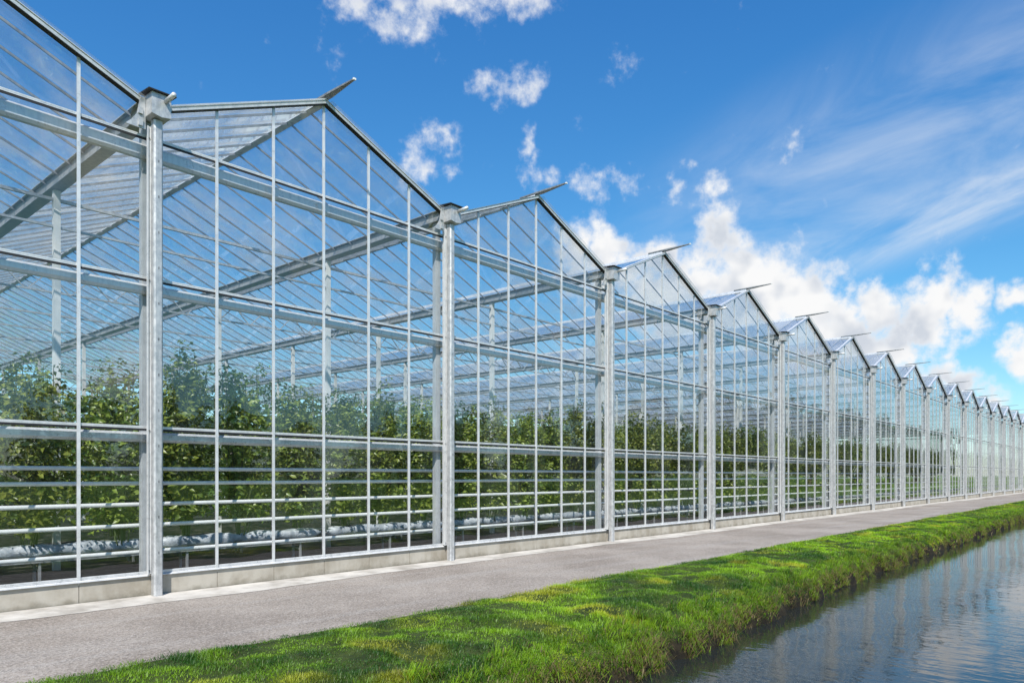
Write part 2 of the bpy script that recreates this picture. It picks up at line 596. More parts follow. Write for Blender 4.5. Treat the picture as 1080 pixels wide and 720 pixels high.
# worn concrete strip at the foot of the wall, with a ragged outer edge
xs = np.concatenate([np.arange(-12, 40, 0.25), np.arange(40, 130, 1.5)])
rs = np.random.RandomState(3)
def smooth_noise(x, step, seed):
    r = np.random.RandomState(seed)
    k = r.rand(4000) * 2 - 1
    t = (x + 400) / step
    i = np.floor(t).astype(int); f = t - i; f = f * f * (3 - 2 * f)
    return k[i % 4000] * (1 - f) + k[(i + 1) % 4000] * f
edge = -0.62 + 0.10 * smooth_noise(xs, 2.1, 1) + 0.035 * smooth_noise(xs, 0.5, 2) - 0.06 * smooth_noise(xs, 7, 12)
v = [(x, e, 0.004) for x, e in zip(xs, edge)] + [(x, -0.05, 0.004) for x in xs]
n = len(xs)
structure(link('concrete_strip', MB().poly(v, [(i, i + 1, n + i + 1, n + i) for i in range(n - 1)]).mesh('strip', APRON)))
structure(link('greenhouse_floor', MB().poly([(K0 * W, 0.1, 0.004), (K1 * W, 0.1, 0.004), (K1 * W, DEPTH, 0.004), (K0 * W, DEPTH, 0.004)], [(0, 1, 2, 3)]).mesh('floor', FLOOR)))

# ------------------------------------------------------------------ greenhouse
gh = bpy.data.objects.new('greenhouse', None)
COL.objects.link(gh)
gh.empty_display_size = 1
tag(gh, 'long multi-span glass greenhouse with galvanised steel frame beside the asphalt path', 'greenhouse')

RAILS = [0.27, 2.00, 3.78, 5.46]
EAVE, RIDGE = 5.76, 6.77
SL = (RIDGE - EAVE) / 2.4
PW = W / 6


def roof_z(x):                      # underside of the gable trim, x inside one bay
    return EAVE + SL * min(x, W - x)


# --- concrete base panels
me_base = MB().box(0.004, PW - 0.004, -0.035, 0.09, 0.0, 0.225).mesh('base_panel', CONCRETE)
for k in range(K0, K1):
    for i in range(6):
        link('base_panel', me_base, gh, (k * W + i * PW, 0, 0))

# --- posts
def make_post():
    b = MB()
    # front tube: chamfered square
    c, r, q = -0.150, 0.052, 0.018
    prof = [(-r, c + r - q), (-r, c - r + q), (-r + q, c - r), (r - q, c - r), (r, c - r + q), (r, c + r - q), (r - q, c + r), (-r + q, c + r)]
    n = len(prof)
    b.poly([(x, y, 0.004) for x, y in prof] + [(x, y, 5.62) for x, y in prof],
           [(i, n + i, n + (i + 1) % n, (i + 1) % n) for i in range(n)] + [tuple(range(n)), tuple(range(2 * n - 1, n - 1, -1))])
    return b.mesh('post', STEEL)
me_post = make_post()
fl = MB()
fl.box(-0.088, 0.088, -0.088, -0.074, 0.26, 5.56)
fl.box(-0.088, -0.078, -0.106, -0.088, 0.26, 5.56)
fl.box(0.078, 0.088, -0.106, -0.088, 0.26, 5.56)
fl.box(-0.05, 0.05, -0.097, 0.0, 0.262, 5.555)
me_flange = fl.mesh('post_flange', ALU)
me_cap = MB().prism_y([(-0.112, 5.65), (0.0, 5.63), (0.112, 5.65), (0.112, 5.90), (-0.112, 5.90)], -0.28, -0.06).mesh('gutter_end', STEEL)
cp = MB()
cp.poly([(-0.16, -0.32, 5.903), (0.16, -0.32, 5.903), (0.16, -0.02, 5.925), (-0.16, -0.02, 5.925), (-0.16, -0.32, 5.915), (0.16, -0.32, 5.915), (0.16, -0.02, 5.94), (-0.16, -0.02, 5.94)],
        [(0, 3, 2, 1), (4, 5, 6, 7), (0, 1, 5, 4), (1, 2, 6, 5), (2, 3, 7, 6), (3, 0, 4, 7)])
me_lid = cp.mesh('gutter_seal', RUBBER_SHADE)
me_spout = MB().tube((0.05, -0.28, 5.83), (0.05, -0.50, 5.84), 0.028, n=10).mesh('spout', ALU, True)
br = MB()
br.prism_y([(-0.34, 5.50), (-0.115, 5.50), (-0.115, 5.87), (-0.17, 5.87), (-0.21, 5.66), (-0.27, 5.57)], -0.115, -0.095)
br.box(-0.20, -0.15, -0.135, -0.115, 5.52, 5.60)
br.box(-0.20, -0.15, -0.135, -0.115, 5.66, 5.73)
me_brk = br.mesh('bracket', STEEL)
bo = MB()
for z in (0.30, 1.96, 3.74, 5.42):
    for sx in (-0.066, 0.066):
        bo.tube((sx, -0.088, z), (sx, -0.100, z), 0.010, n=6)
for z in np.arange(0.5, 5.5, 0.42):
    bo.box(-0.006, 0.006, -0.2035, -0.2015, z, z + 0.03)
me_bolt = bo.mesh('fixing', metal_mat('dark_zinc', (0.12, 0.12, 0.12), (0.25, 0.25, 0.25), 0.5, 0.5))
me_incol = MB().box(-0.045, 0.045, 0.15, 0.25, 0.004, 5.715).mesh('wall_column', PAINT)
for k in range(K0, K1 + 1):
    p = link('post', me_post, gh, (k * W, 0, 0))
    link('post_flange', me_flange, p)
    link('gutter_end', me_cap, p)
    link('gutter_seal', me_lid, p)
    link('drain_spout', me_spout, p)
    link('bracket', me_brk, p)
    link('fixing', me_bolt, p)
    link('wall_column', me_incol, gh, (k * W, 0, 0))

# --- rails, black strips painting gasket and underside shadow, girts behind the glass
def rail_meshes(z, top):
    r = MB()
    r.box(0.052, W - 0.052, -0.015, 0.012, z - 0.014, z + 0.016)
    r.box(0.052, W - 0.052, -0.0172, -0.015, z + 0.002, z + 0.016)
    g = MB().box(0.053, W - 0.053, -0.014, -0.0005, z - 0.040, z - 0.0145)
    hb = 0.17 if top else 0.12
    q = 0.03
    y0, y1, z1, z0 = 0.07, 0.19, z - 0.05, z - 0.05 - hb
    prof = [(y0, z0 + q), (y0, z1 - q), (y0 + q, z1), (y1 - q, z1), (y1, z1 - q), (y1, z0 + q), (y1 - q, z0), (y0 + q, z0)]
    b = MB()
    b.poly([(0.0, y, zz) for y, zz in prof] + [(W, y, zz) for y, zz in prof],
           [(i, (i + 1) % 8, 8 + (i + 1) % 8, 8 + i) for i in range(8)])
    return r.mesh('rail', ALU), g.mesh('gasket_shade', RUBBER_SHADE), b.mesh('girt', ALU)
for j, z in enumerate(RAILS):
    r, g, b = rail_meshes(z, j == 3)
    for k in range(K0, K1):
        o = link('rail', r, gh, (k * W, 0, 0))
        link('gasket_shade', g, o)
        if j:
            link('girt', b, gh, (k * W, 0, 0))
# sill below the lowest panes
me_sill = MB().poly([(0.054, -0.066, 0.232), (W - 0.054, -0.066, 0.232), (W - 0.054, 0.06, 0.236), (0.054, 0.06, 0.236),
                     (0.054, -0.066, 0.240), (W - 0.054, -0.066, 0.240), (W - 0.054, -0.018, 0.254), (0.054, -0.018, 0.254)],
                    [(0, 3, 2, 1), (4, 5, 6, 7), (0, 1, 5, 4), (2, 3, 7, 6), (0, 4, 7, 3), (1, 2, 6, 5)]).mesh('sill', ALU)
for k in range(K0, K1):
    link('sill', me_sill, gh, (k * W, 0, 0))

# --- mullions
for i in range(1, 6):
    x = i * PW
    b = MB()
    zt = roof_z(x) - 0.01
    b.box(-0.018, 0.018, -0.030, -0.0175, 0.20, zt)
    b.box(-0.007, 0.007, -0.0175, 0.006, 0.20, zt)
    me = b.mesh('mullion', ALU)
    for k in range(K0, K1):
        link('mullion', me, gh, (k * W + x, 0, 0))

# --- gable trims; black plate beneath paints the seal and the shaded underside
for side in (0, 1):
    t, s = MB(), MB()
    xa, xb = 0.115, 2.4
    za, zb = roof_z(xa), roof_z(2.4)
    def fx(x):
        return x if side == 0 else W - x
    def sk(b, lo, hi, y0, y1):
        pts = [(fx(xa), za + lo), (fx(xb), zb + lo), (fx(xb), zb + hi), (fx(xa), za + hi)]
        if side:
            pts = pts[::-1]
        b.prism_y(pts, y0, y1)
    sk(t, 0.0, 0.048, -0.085, -0.015)
    sk(t, 0.048, 0.056, -0.095, -0.015)
    sk(s, -0.010, -0.002, -0.083, -0.008)
    mt, ms = t.mesh('gable_trim', ALU), s.mesh('trim_seal_shade', RUBBER_SHADE)
    for k in range(K0, K1):
        o = link('gable_trim', mt, gh, (k * W, 0, 0))
        link('trim_seal_shade', ms, o)

# --- panes of the wall
GAP = 0.014
pane_meshes = []
for j in range(3):
    z0, z1 = RAILS[j] + 0.01, RAILS[j + 1] - 0.035
    for i in range(6):
        pane_meshes.append((i, [(GAP, z0), (PW - GAP, z0), (PW - GAP, z1), (GAP, z1)]))
for i in range(6):
    a, b = max(i * PW + GAP, 0.12), min((i + 1) * PW - GAP, W - 0.12)
    z0 = RAILS[3] + 0.01
    pts = [(a - i * PW, z0), (b - i * PW, z0), (b - i * PW, roof_z(b) - 0.02), (a - i * PW, roof_z(a) - 0.02)]
    pane_meshes.append((i, pts))
shared = [(i, MB().prism_y(pts, -0.0095, -0.005).mesh('pane', GLASS)) for i, pts in pane_meshes]
rest = MB()
for k in range(K0, K1):
    if -1 <= k <= 10:
        for i, me in shared:
            link('pane', me, gh, (k * W + i * PW, 0, 0), rnd.uniform(-.005, .005))
    else:
        for i, pts in pane_meshes:
            rest.prism_y([(x + k * W + i * PW, z) for x, z in pts], -0.0095, -0.005)
stuff(link('panes', rest.mesh('panes', GLASS), gh))

# --- roof: gutters, ridges, bars and panes
gt = MB()
gt.box(-0.08, 0.08, -0.06, DEPTH, 5.72, 5.732)
gt.bar((-0.085, -0.06, 5.795), (-0.085, DEPTH, 5.795), 0.012, 0.14)
gt.bar((0.085, -0.06, 5.795), (0.085, DEPTH, 5.795), 0.012, 0.14)
gt.box(-0.14, -0.08, -0.06, DEPTH, 5.8655, 5.876)
gt.box(0.08, 0.14, -0.06, DEPTH, 5.8655, 5.876)
me_gut = gt.mesh('gutter', INNER)
for k in range(K0, K1 + 1):
    link('gutter', me_gut, gh, (k * W, 0, 0))
rd = MB()
rd.prism_y([(-0.06, RIDGE + 0.012), (0.06, RIDGE + 0.012), (0.045, RIDGE + 0.075), (-0.045, RIDGE + 0.075)], -0.02, DEPTH)
me_rid = rd.mesh('ridge', ALU)
ns = MB()
def ring(y, hw, z0, z1):
    return [(-hw, y, z0), (hw, y, z0), (hw, y, z1), (-hw, y, z1)]
a = ring(0.35, 0.060, RIDGE + 0.076, RIDGE + 0.100)
b = ring(-0.16, 0.055, RIDGE + 0.076, RIDGE + 0.106)
c = ring(-0.74, 0.016, RIDGE + 0.100, RIDGE + 0.118)
ns.poly(a + b + c, [(0, 1, 2, 3), (11, 10, 9, 8)] + [(i, i + 4, (i + 1) % 4 + 4, (i + 1) % 4) for i in range(4)] + [(4 + i, 8 + i, 8 + (i + 1) % 4, 4 + (i + 1) % 4) for i in range(4)])
me_nose = ns.mesh('ridge_nose', metal_mat('weathered_steel', (0.20, 0.20, 0.20), (0.36, 0.36, 0.355), 0.45, 0.5))
me_tip = MB().box(-0.02, 0.02, -0.765, -0.741, RIDGE + 0.096, RIDGE + 0.122).mesh('nose_tip', PIPE)
for k in range(K0, K1):
    o = link('ridge', me_rid, gh, (k * W + 2.4, 0, 0))
    q = link('ridge_nose', me_nose, o)
    link('nose_tip', me_tip, q) if False else link('nose_tip', me_tip, o)

BS = 0.53
NB = int((DEPTH - 0.4) / BS)
bar_m, rp_m = [], []
for side in (0, 1):
    def pt(x, y, dz):
        return ((x if side == 0 else W - x), y, EAVE + SL * x + dz)
    bar_m.append(MB().bar(pt(0.10, 0, 0.02), pt(2.36, 0, 0.02), 0.013, 0.032).mesh('roof_bar', BARS))
    def rpane(b, ox, oy):
        q = []
        for dz in (0.044, 0.049):
            for x, y in ((0.12, 0.012), (2.35, 0.012), (2.35, BS - 0.012), (0.12, BS - 0.012)):
                p = pt(x, y, dz)
                q.append((p[0] + ox, p[1] + oy, p[2]))
        b.poly(q, [(0, 3, 2, 1), (4, 5, 6, 7), (0, 1, 5, 4), (1, 2, 6, 5), (2, 3, 7, 6), (3, 0, 4, 7)])
    b = MB(); rpane(b, 0, 0)
    rp_m.append(b.mesh('roof_pane', ROOFGLASS))
    bulk_b, bulk_p = MB(), MB()
    near = {-1: 34, 0: 30, 1: 24, 2: 18, 3: 13, 4: 9, 5: 7, 6: 5, 7: 3, 8: 3, 9: 2, 10: 1}
    for k in range(K0, K1):
        for jn in range(-1, NB):
            y = 0.35 + jn * BS
            if jn >= 0:
                if jn < near.get(k, 0):
                    link('roof_bar', bar_m[side], gh, (k * W, y, 0))
                else:
                    pa, pb = pt(0.10, y, 0.02), pt(2.36, y, 0.02)
                    bulk_b.bar((pa[0] + k * W, y, pa[2]), (pb[0] + k * W, y, pb[2]), 0.013, 0.032)
            if jn + 1 < near.get(k, 0):
                link('roof_pane', rp_m[side], gh, (k * W, y, 0))
            else:
                rpane(bulk_p, k * W, y)
    stuff(link('roof_bars', bulk_b.mesh('roof_bars', BARS), gh))
    stuff(link('roof_panes', bulk_p.mesh('roof_panes', ROOFGLASS), gh))

# --- trusses and inner columns
TY = [3.4 + 4.5 * j for j in range(7)]
X0, X1 = K0 * W, K1 * W
me_top = MB().box(X0, X1, -0.022, 0.022, 5.55, 5.595).mesh('truss_chord', INNER)
me_bot = MB().box(X0, X1, -0.018, 0.018, 5.15, 5.185).mesh('truss_chord_low', INNER)
wb = MB()
for i in range(6):
    x = i * PW
    wb.bar((x + 0.02, 0, 5.165), (x + PW / 2, 0, 5.56), 0.022, 0.022, (0, 1, 0))
    wb.bar((x + PW / 2, 0, 5.56), (x + PW - 0.02, 0, 5.165), 0.022, 0.022, (0, 1, 0))
me_web = wb.mesh('truss_web', INNER)
me_col = MB().box(-0.045, 0.045, -0.045, 0.045, 0.004, 5.715).mesh('inner_column', PIPE)
for j, y in enumerate(TY):
    link('truss_chord', me_top, gh, (0, y, 0))
    link('truss_chord', me_bot, gh, (0, y, 0))
    for k in range(K0, K1):
        if j == 1 or j > 3:
            link('truss_web', me_web, gh, (k * W, y, 0))
    for k in range(K0, K1 + 1):
        link('inner_column', me_col, gh, (k * W, y, 0))
# wall heating pipes
for z in (1.51, 1.33, 1.07, 0.81, 0.48):
    link('heating_pipe', MB().tube((X0, 0.42, z), (X1, 0.42, z), 0.0255, n=12, cap=False).mesh('heating_pipe', PIPE, True), gh)
# end walls and back wall of the house
ew = MB()
ew.prism_y([(X0, 0.27), (X1, 0.27), (X1, 5.7), (X0, 5.7)], DEPTH + 0.02, DEPTH + 0.026)
for xx in (X0 - 0.12, X1 + 0.12):
    ew.box(xx - 0.003, xx + 0.003, 0.05, DEPTH, 0.27, 5.62)
stuff(link('rear_wall_panes', ew.mesh('rear_wall_panes', GLASS), gh))
bw = MB()
for z in RAILS:
    bw.box(X0, X1, DEPTH + 0.03, DEPTH + 0.1, z - 0.05, z + 0.05)
    for xx in (X0 - 0.2, X1 + 0.2):
        bw.box(xx - 0.03, xx + 0.03, 0.05, DEPTH, z - 0.04, z + 0.04)
for i in range(int((X1 - X0) / 1.6) + 1):
    bw.box(X0 + i * 1.6 - 0.03, X0 + i * 1.6 + 0.03, DEPTH + 0.105, DEPTH + 0.15, 0, 5.7)
bw.box(X0, X1, DEPTH - 0.05, DEPTH + 0.14, 0, 0.2)
stuff(link('rear_wall_frame', bw.mesh('rear_wall_frame', STEEL), gh))

# ------------------------------------------------------------------ leaves
def leaf_cloud(pts, nrm, size, cols, rng, fold=0.25, name='foliage', mat=LEAF, droop=0.3):
    """each leaf: 6 vertices, folded along the midrib"""
    n = len(pts)
    a = rng.rand(n) * 2 * np.pi
    nrm = nrm / np.linalg.norm(nrm, axis=1, keepdims=True)
    t = np.stack([np.cos(a), np.sin(a), rng.uniform(-0.9, 0.2, n) * droop * 2], 1)
    t -= nrm * np.sum(t * nrm, 1, keepdims=True)
    t /= np.linalg.norm(t, axis=1, keepdims=True) + 1e-6
    s = np.cross(nrm, t)
    L = size[:, None]
    wd = L * 0.30
    b0 = pts
    m1 = pts + t * L * 0.45 - nrm * L * 0.06
    tip = pts + t * L - nrm * L * 0.30
    l1 = pts + t * L * 0.40 + s * wd + nrm * L * fold * 0.5
    r1 = pts + t * L * 0.40 - s * wd + nrm * L * fold * 0.5
    V = np.stack([b0, l1, m1, r1, tip], 1).reshape(-1, 3)
    base = np.arange(n)[:, None] * 5
    F = np.concatenate([base + np.array([[0, 2, 1]]), base + np.array([[0, 3, 2]]), base + np.array([[1, 2, 4]]), base + np.array([[2, 3, 4]])], 1).reshape(-1)
    C = np.repeat(cols, 5, 0)
    return raw_mesh(name, V, F, np.full(n * 4, 3), mat, C)


def vine_mesh(seed, nl, h0=0.85, h1=3.3, rad=0.52):
    r = np.random.RandomState(seed)
    # several upright shoots, leaves gathered in sprays along them
    shoots = []
    for s in range(11):
        top = r.uniform(0.78, 1.0) * (h1 - h0) + h0 if s else h1 + r.uniform(-.1, .12)
        an = r.rand() * 2 * np.pi
        shoots.append((r.uniform(0, rad * 0.8) * np.cos(an), r.uniform(0, rad * 0.6) * np.sin(an), top, r.uniform(-.16, .16), r.uniform(-.12, .12)))
    P, N, Z, C = [], [], [], []
    per = nl // len(shoots)
    for x, y, top, lx, ly in shoots:
        m = per
        t = r.rand(m) ** 0.85
        z = h0 - 0.12 + (top - h0 + 0.12) * t
        spray = np.floor(t * 16) / 16.0
        sa = (spray * 16 * 2.4 + x * 40) % (2 * np.pi)
        width = 0.33 * (1 - 0.5 * t ** 4) * (0.55 + 0.45 * np.minimum(1, t * 4))
        d = r.rand(m) ** 0.6 * width
        px = x + lx * t * 1.5 + np.cos(sa + r.normal(0, .5, m)) * d
        py = y + ly * t * 1.5 + np.sin(sa + r.normal(0, .5, m)) * d
        pz = z + 0.06 - d * 0.25 + r.normal(0, .03, m)
        P.append(np.stack([px, py, pz], 1))
        nn = np.stack([px - x * .4, py - y * .4 , 0.55 + 0 * px], 1) * np.array([1, 1, 0.8]) + r.normal(0, .35, (m, 3))
        N.append(nn)
        Z.append(r.uniform(0.062, 0.128, m) * (1 - 0.35 * t ** 4))
        g = r.rand(m)[:, None]
        yel = (r.rand(m) < 0.13)[:, None]
        base = np.array([[0.055, 0.100, 0.012]]) * (1 - g) + np.array([[0.260, 0.310, 0.055]]) * g
        base = np.where(yel, np.array([[0.22, 0.26, 0.045]]), base)
        C.append(base)
    return leaf_cloud(np.concatenate(P), np.concatenate(N), np.concatenate(Z), np.concatenate(C), r), shoots


def stem_mesh(shoots):
    b = MB()
    for x, y, top, lx, ly in shoots:
        b.tube((x * 0.25, y * 0.25, 0.50), (x + lx, y + ly, 0.5 * top + 0.3), 0.011, 0.008, n=5)
        b.tube((x + lx, y + ly, 0.5 * top + 0.3), (x + lx * 1.5, y + ly * 1.5, top - 0.05), 0.008, 0.004, n=5)
    return b.mesh('stem', STEM)


NV = 7
VINES = []
for s in range(NV):
    me, sh = vine_mesh(40 + s, 2700)
    VINES.append((me, stem_mesh(sh)))

ORD = ['', 'second', 'third', 'fourth', 'fifth', 'sixth', 'seventh', 'eighth', 'ninth', 'tenth', 'eleventh', 'twelfth', 'thirteenth', 'fourteenth', 'fifteenth', 'sixteenth', 'seventeenth', 'eighteenth']
def bay_words(k):
    if k < 0:
        return 'the cut-off bay at the left edge'
    return 'the first full bay from left' if k == 0 else 'the %s full bay from left' % ORD[k]
PANE = ['first', 'second', 'third', 'fourth', 'fifth', 'sixth']
CX, CY = -3.715, -9.075
ROWS = [(1.80, 'front', 15), (3.75, 'second', 9), (5.55, 'third', 6)]
vi = 0
for ry, rname, kmax in ROWS:
    fac = (ry - CY) / (0 - CY)
    for k in range(-1, kmax + 1):
        for i in range(6):
            xf = (k + (i + 0.5) / 6) * W                # where the line of sight crosses the wall
            x = CX + (xf - CX) * fac + rnd.uniform(-.12, .12)
            if x > X1 - 1:
                continue
            if rname == 'front' and k == -1 and i < 2:
                pass
            me, st = VINES[vi % NV]
            vi += 3 if vi % 2 else 2
            o = bpy.data.objects.new('vine_plant', None)
            COL.objects.link(o)
            o.location = (x, ry + rnd.uniform(-.08, .08), 0)
            o.rotation_euler = (0, 0, rnd.uniform(0, 6.28))
            sz = rnd.uniform(0.87, 0.99)
            o.scale = (rnd.uniform(0.95, 1.2), rnd.uniform(0.95, 1.2), sz)
            link('foliage', me, o)
            link('stem', st, o)
            tag(o, '%s-row leafy green vine behind the %s pane of %s' % (rname, PANE[i], bay_words(k)), 'plant', 'vine plants in the %s crop row' % rname)
# the deeper crop, one mass of leaves
r = np.random.RandomState(99)
P, N, Z, C = [], [], [], []
for ry in [7.35, 9.15, 10.95, 13, 16, 19.5, 23.5, 28]:
    for x in np.arange(-6, X1 - 1, 1.0):
        m = 120
        z = r.uniform(0.5, 3.2 + r.uniform(-.25, .2), m)
        P.append(np.stack([x + r.normal(0, .34, m), ry + r.normal(0, .3, m), z], 1))
        N.append(np.stack([r.normal(0, .6, m), r.normal(-.3, .6, m), 0.5 + 0 * z], 1))
        Z.append(r.uniform(0.16, 0.28, m))
        g = r.rand(m)[:, None]
        C.append(np.array([[0.05, 0.105, 0.018]]) * (1 - g) + np.array([[0.12, 0.20, 0.035]]) * g)
for ry, x0 in ((3.75, 57), (5.55, 52)):
    for x in np.arange(x0 + 4, X1 - 1, 1.0):
        m = 160
        z = r.uniform(0.5, 3.3 + r.uniform(-.25, .2), m)
        P.append(np.stack([x + r.normal(0, .34, m), ry + r.normal(0, .3, m), z], 1))
        N.append(np.stack([r.normal(0, .6, m), r.normal(-.3, .6, m), 0.5 + 0 * z], 1))
        Z.append(r.uniform(0.14, 0.24, m))
        g = r.rand(m)[:, None]
        C.append(np.array([[0.05, 0.105, 0.018]]) * (1 - g) + np.array([[0.12, 0.20, 0.035]]) * g)
o = stuff(link('deep_crop', leaf_cloud(np.concatenate(P), np.concatenate(N), np.concatenate(Z), np.concatenate(C), r, name='deep_crop')))
tag(o, 'dense mass of green crop filling the depth of the greenhouse', 'crop')

# ------------------------------------------------------------------ troughs and growing slabs of the rows
def slab_mesh(L, seed):
    r = random.Random(seed)
    n, m = 30, 10
    vs, fs = [], []
    for i in range(n + 1):
        t = i / n
        e = min(1.0, (min(t, 1 - t) * 9) ** 0.5 + 0.25)
        sag = 0.85 + 0.15 * math.sin(i * 0.8 + seed) + r.uniform(-.06, .06)
        for q in range(m):
            an = 2 * math.pi * (q + 0.5) / m
            c, s = math.cos(an), math.sin(an)
            y = 0.115 * e * math.copysign(abs(c) ** 0.6, c)
            z = 0.095 * e * sag * math.copysign(abs(s) ** 0.7, s)
            vs.append((t * L, y + r.uniform(-.006, .006), 0.095 + z + r.uniform(-.006, .006)))
    for i in range(n):
        for q in range(m):
            fs.append((i * m + q, i * m + (q + 1) % m, (i + 1) * m + (q + 1) % m, (i + 1) * m + q))
    fs.append(tuple(range(m)))
    fs.append(tuple(range(n * m + m - 1, n * m - 1, -1)))
    return MB().poly(vs, fs).mesh('slab', FILM, True)


ry = 1.80
fac = (ry - CY) / (0 - CY)
slabs = [slab_mesh(W * fac / 2 - 0.12, s) for s in range(4)]
for k in range(-1, 14):
    for h in (0, 1):
        xf = (k + h * 0.5) * W
        x = CX + (xf - CX) * fac + 0.06
        if x > X1 - 3:
            continue
        o = link('growing_bag', slabs[(k * 2 + h) % 4], None, (x, ry, 0.362))
        tag(o, 'white film-wrapped growing bag behind the %s half of %s' % (('left', 'right')[h], bay_words(k)), 'growing bag', 'film-wrapped growing bags')
for ry, rn in ((1.80, 'front'), (3.75, 'second')):
    t = bpy.data.objects.new('growing_trough', None)
    COL.objects.link(t)
    t.location = (0, ry, 0)
    b = MB()
    b.box(X0 + 1, X1 - 1, -0.13, 0.13, 0.33, 0.342)
    b.box(X0 + 1, X1 - 1, -0.142, -0.131, 0.31, 0.35)
    b.box(X0 + 1, X1 - 1, 0.131, 0.142, 0.31, 0.35)
    link('channel', b.mesh('channel', BARS), t)
    lg = MB()
    lg.box(-0.015, 0.015, -0.12, -0.09, 0.004, 0.329)
    lg.box(-0.015, 0.015, 0.09, 0.12, 0.004, 0.329)
    lg.box(-0.015, 0.015, -0.09, 0.09, 0.20, 0.23)
    lm = lg.mesh('leg', BARS)
    for q in range(int((X1 - X0) / 1.9)):
        link('leg', lm, t, (X0 + 1.3 + q * 1.9, 0, 0))
    tag(t, 'long white growing trough on legs under the %s crop row' % rn, 'growing trough', 'growing troughs')

# ------------------------------------------------------------------ grass bank
def patch(x, s, seed):
    """2-D value noise over the bank"""
    r = np.random.RandomState(seed)
    k = r.rand(512, 64)
    a, b = x * 1.0 + 50, s * 1.0 + 5
    i, j = np.floor(a).astype(int), np.floor(b).astype(int)
    fa, fb = a - i, b - j
    fa, fb = fa * fa * (3 - 2 * fa), fb * fb * (3 - 2 * fb)
    g = lambda p, q: k[p % 512, q % 64]
    return (g(i, j) * (1 - fa) + g(i + 1, j) * fa) * (1 - fb) + (g(i, j + 1) * (1 - fa) + g(i + 1, j + 1) * fa) * fb


def edge_top(x):
    return -3.30 + 0.05 * smooth_noise(x, 1.3, 21) + 0.03 * smooth_noise(x, 0.35, 22)
def edge_low(x):
    return np.interp(x, [-6, 2, 8, 14, 40], [-5.84, -5.66, -5.37, -5.20, -5.13]) + 0.07 * smooth_noise(x, 1.9, 23) + 0.10 * smooth_noise(x, 0.42, 24) + 0.03 * smooth_noise(x, 0.17, 29)
PS = np.array([0, .04, .15, .35, .55, .72, .84, .92, .97, 1.0, 1.03])
PZ = np.array([0.0, .02, .04, .05, .05, .04, .015, -.03, -.10, -.24, -.60])
def bank(x, s):
    t, l = edge_top(x), edge_low(x)
    y = t + (l - t) * s
    z = np.interp(s, PS, PZ)
    amp = np.clip(s * 6, 0, 1)
    z = z + amp * (0.06 * (patch(x * 2.2, s * 4.5, 25) - .5) + 0.075 * (patch(x * 5.5, s * 11, 26) - .5))
    return y, z
gx = np.concatenate([np.arange(-14, 16, 0.08), np.arange(16, 50, 0.25), np.arange(50, 300, 2.0)])
gs = np.concatenate([np.linspace(0, .8, 16), np.linspace(.83, 1.03, 12)])
V = []
for s in gs:
    y, z = bank(gx, np.full_like(gx, s))
    V.append(np.stack([gx, y, z], 1))
V = np.concatenate(V)
nx = len(gx)
I = (np.arange(len(gs) - 1)[:, None] * nx + np.arange(nx - 1)[None]).ravel()
F = np.stack([I, I + nx, I + nx + 1, I + 1], 1)
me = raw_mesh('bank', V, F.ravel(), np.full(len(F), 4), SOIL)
structure(link('canal_bank', me))


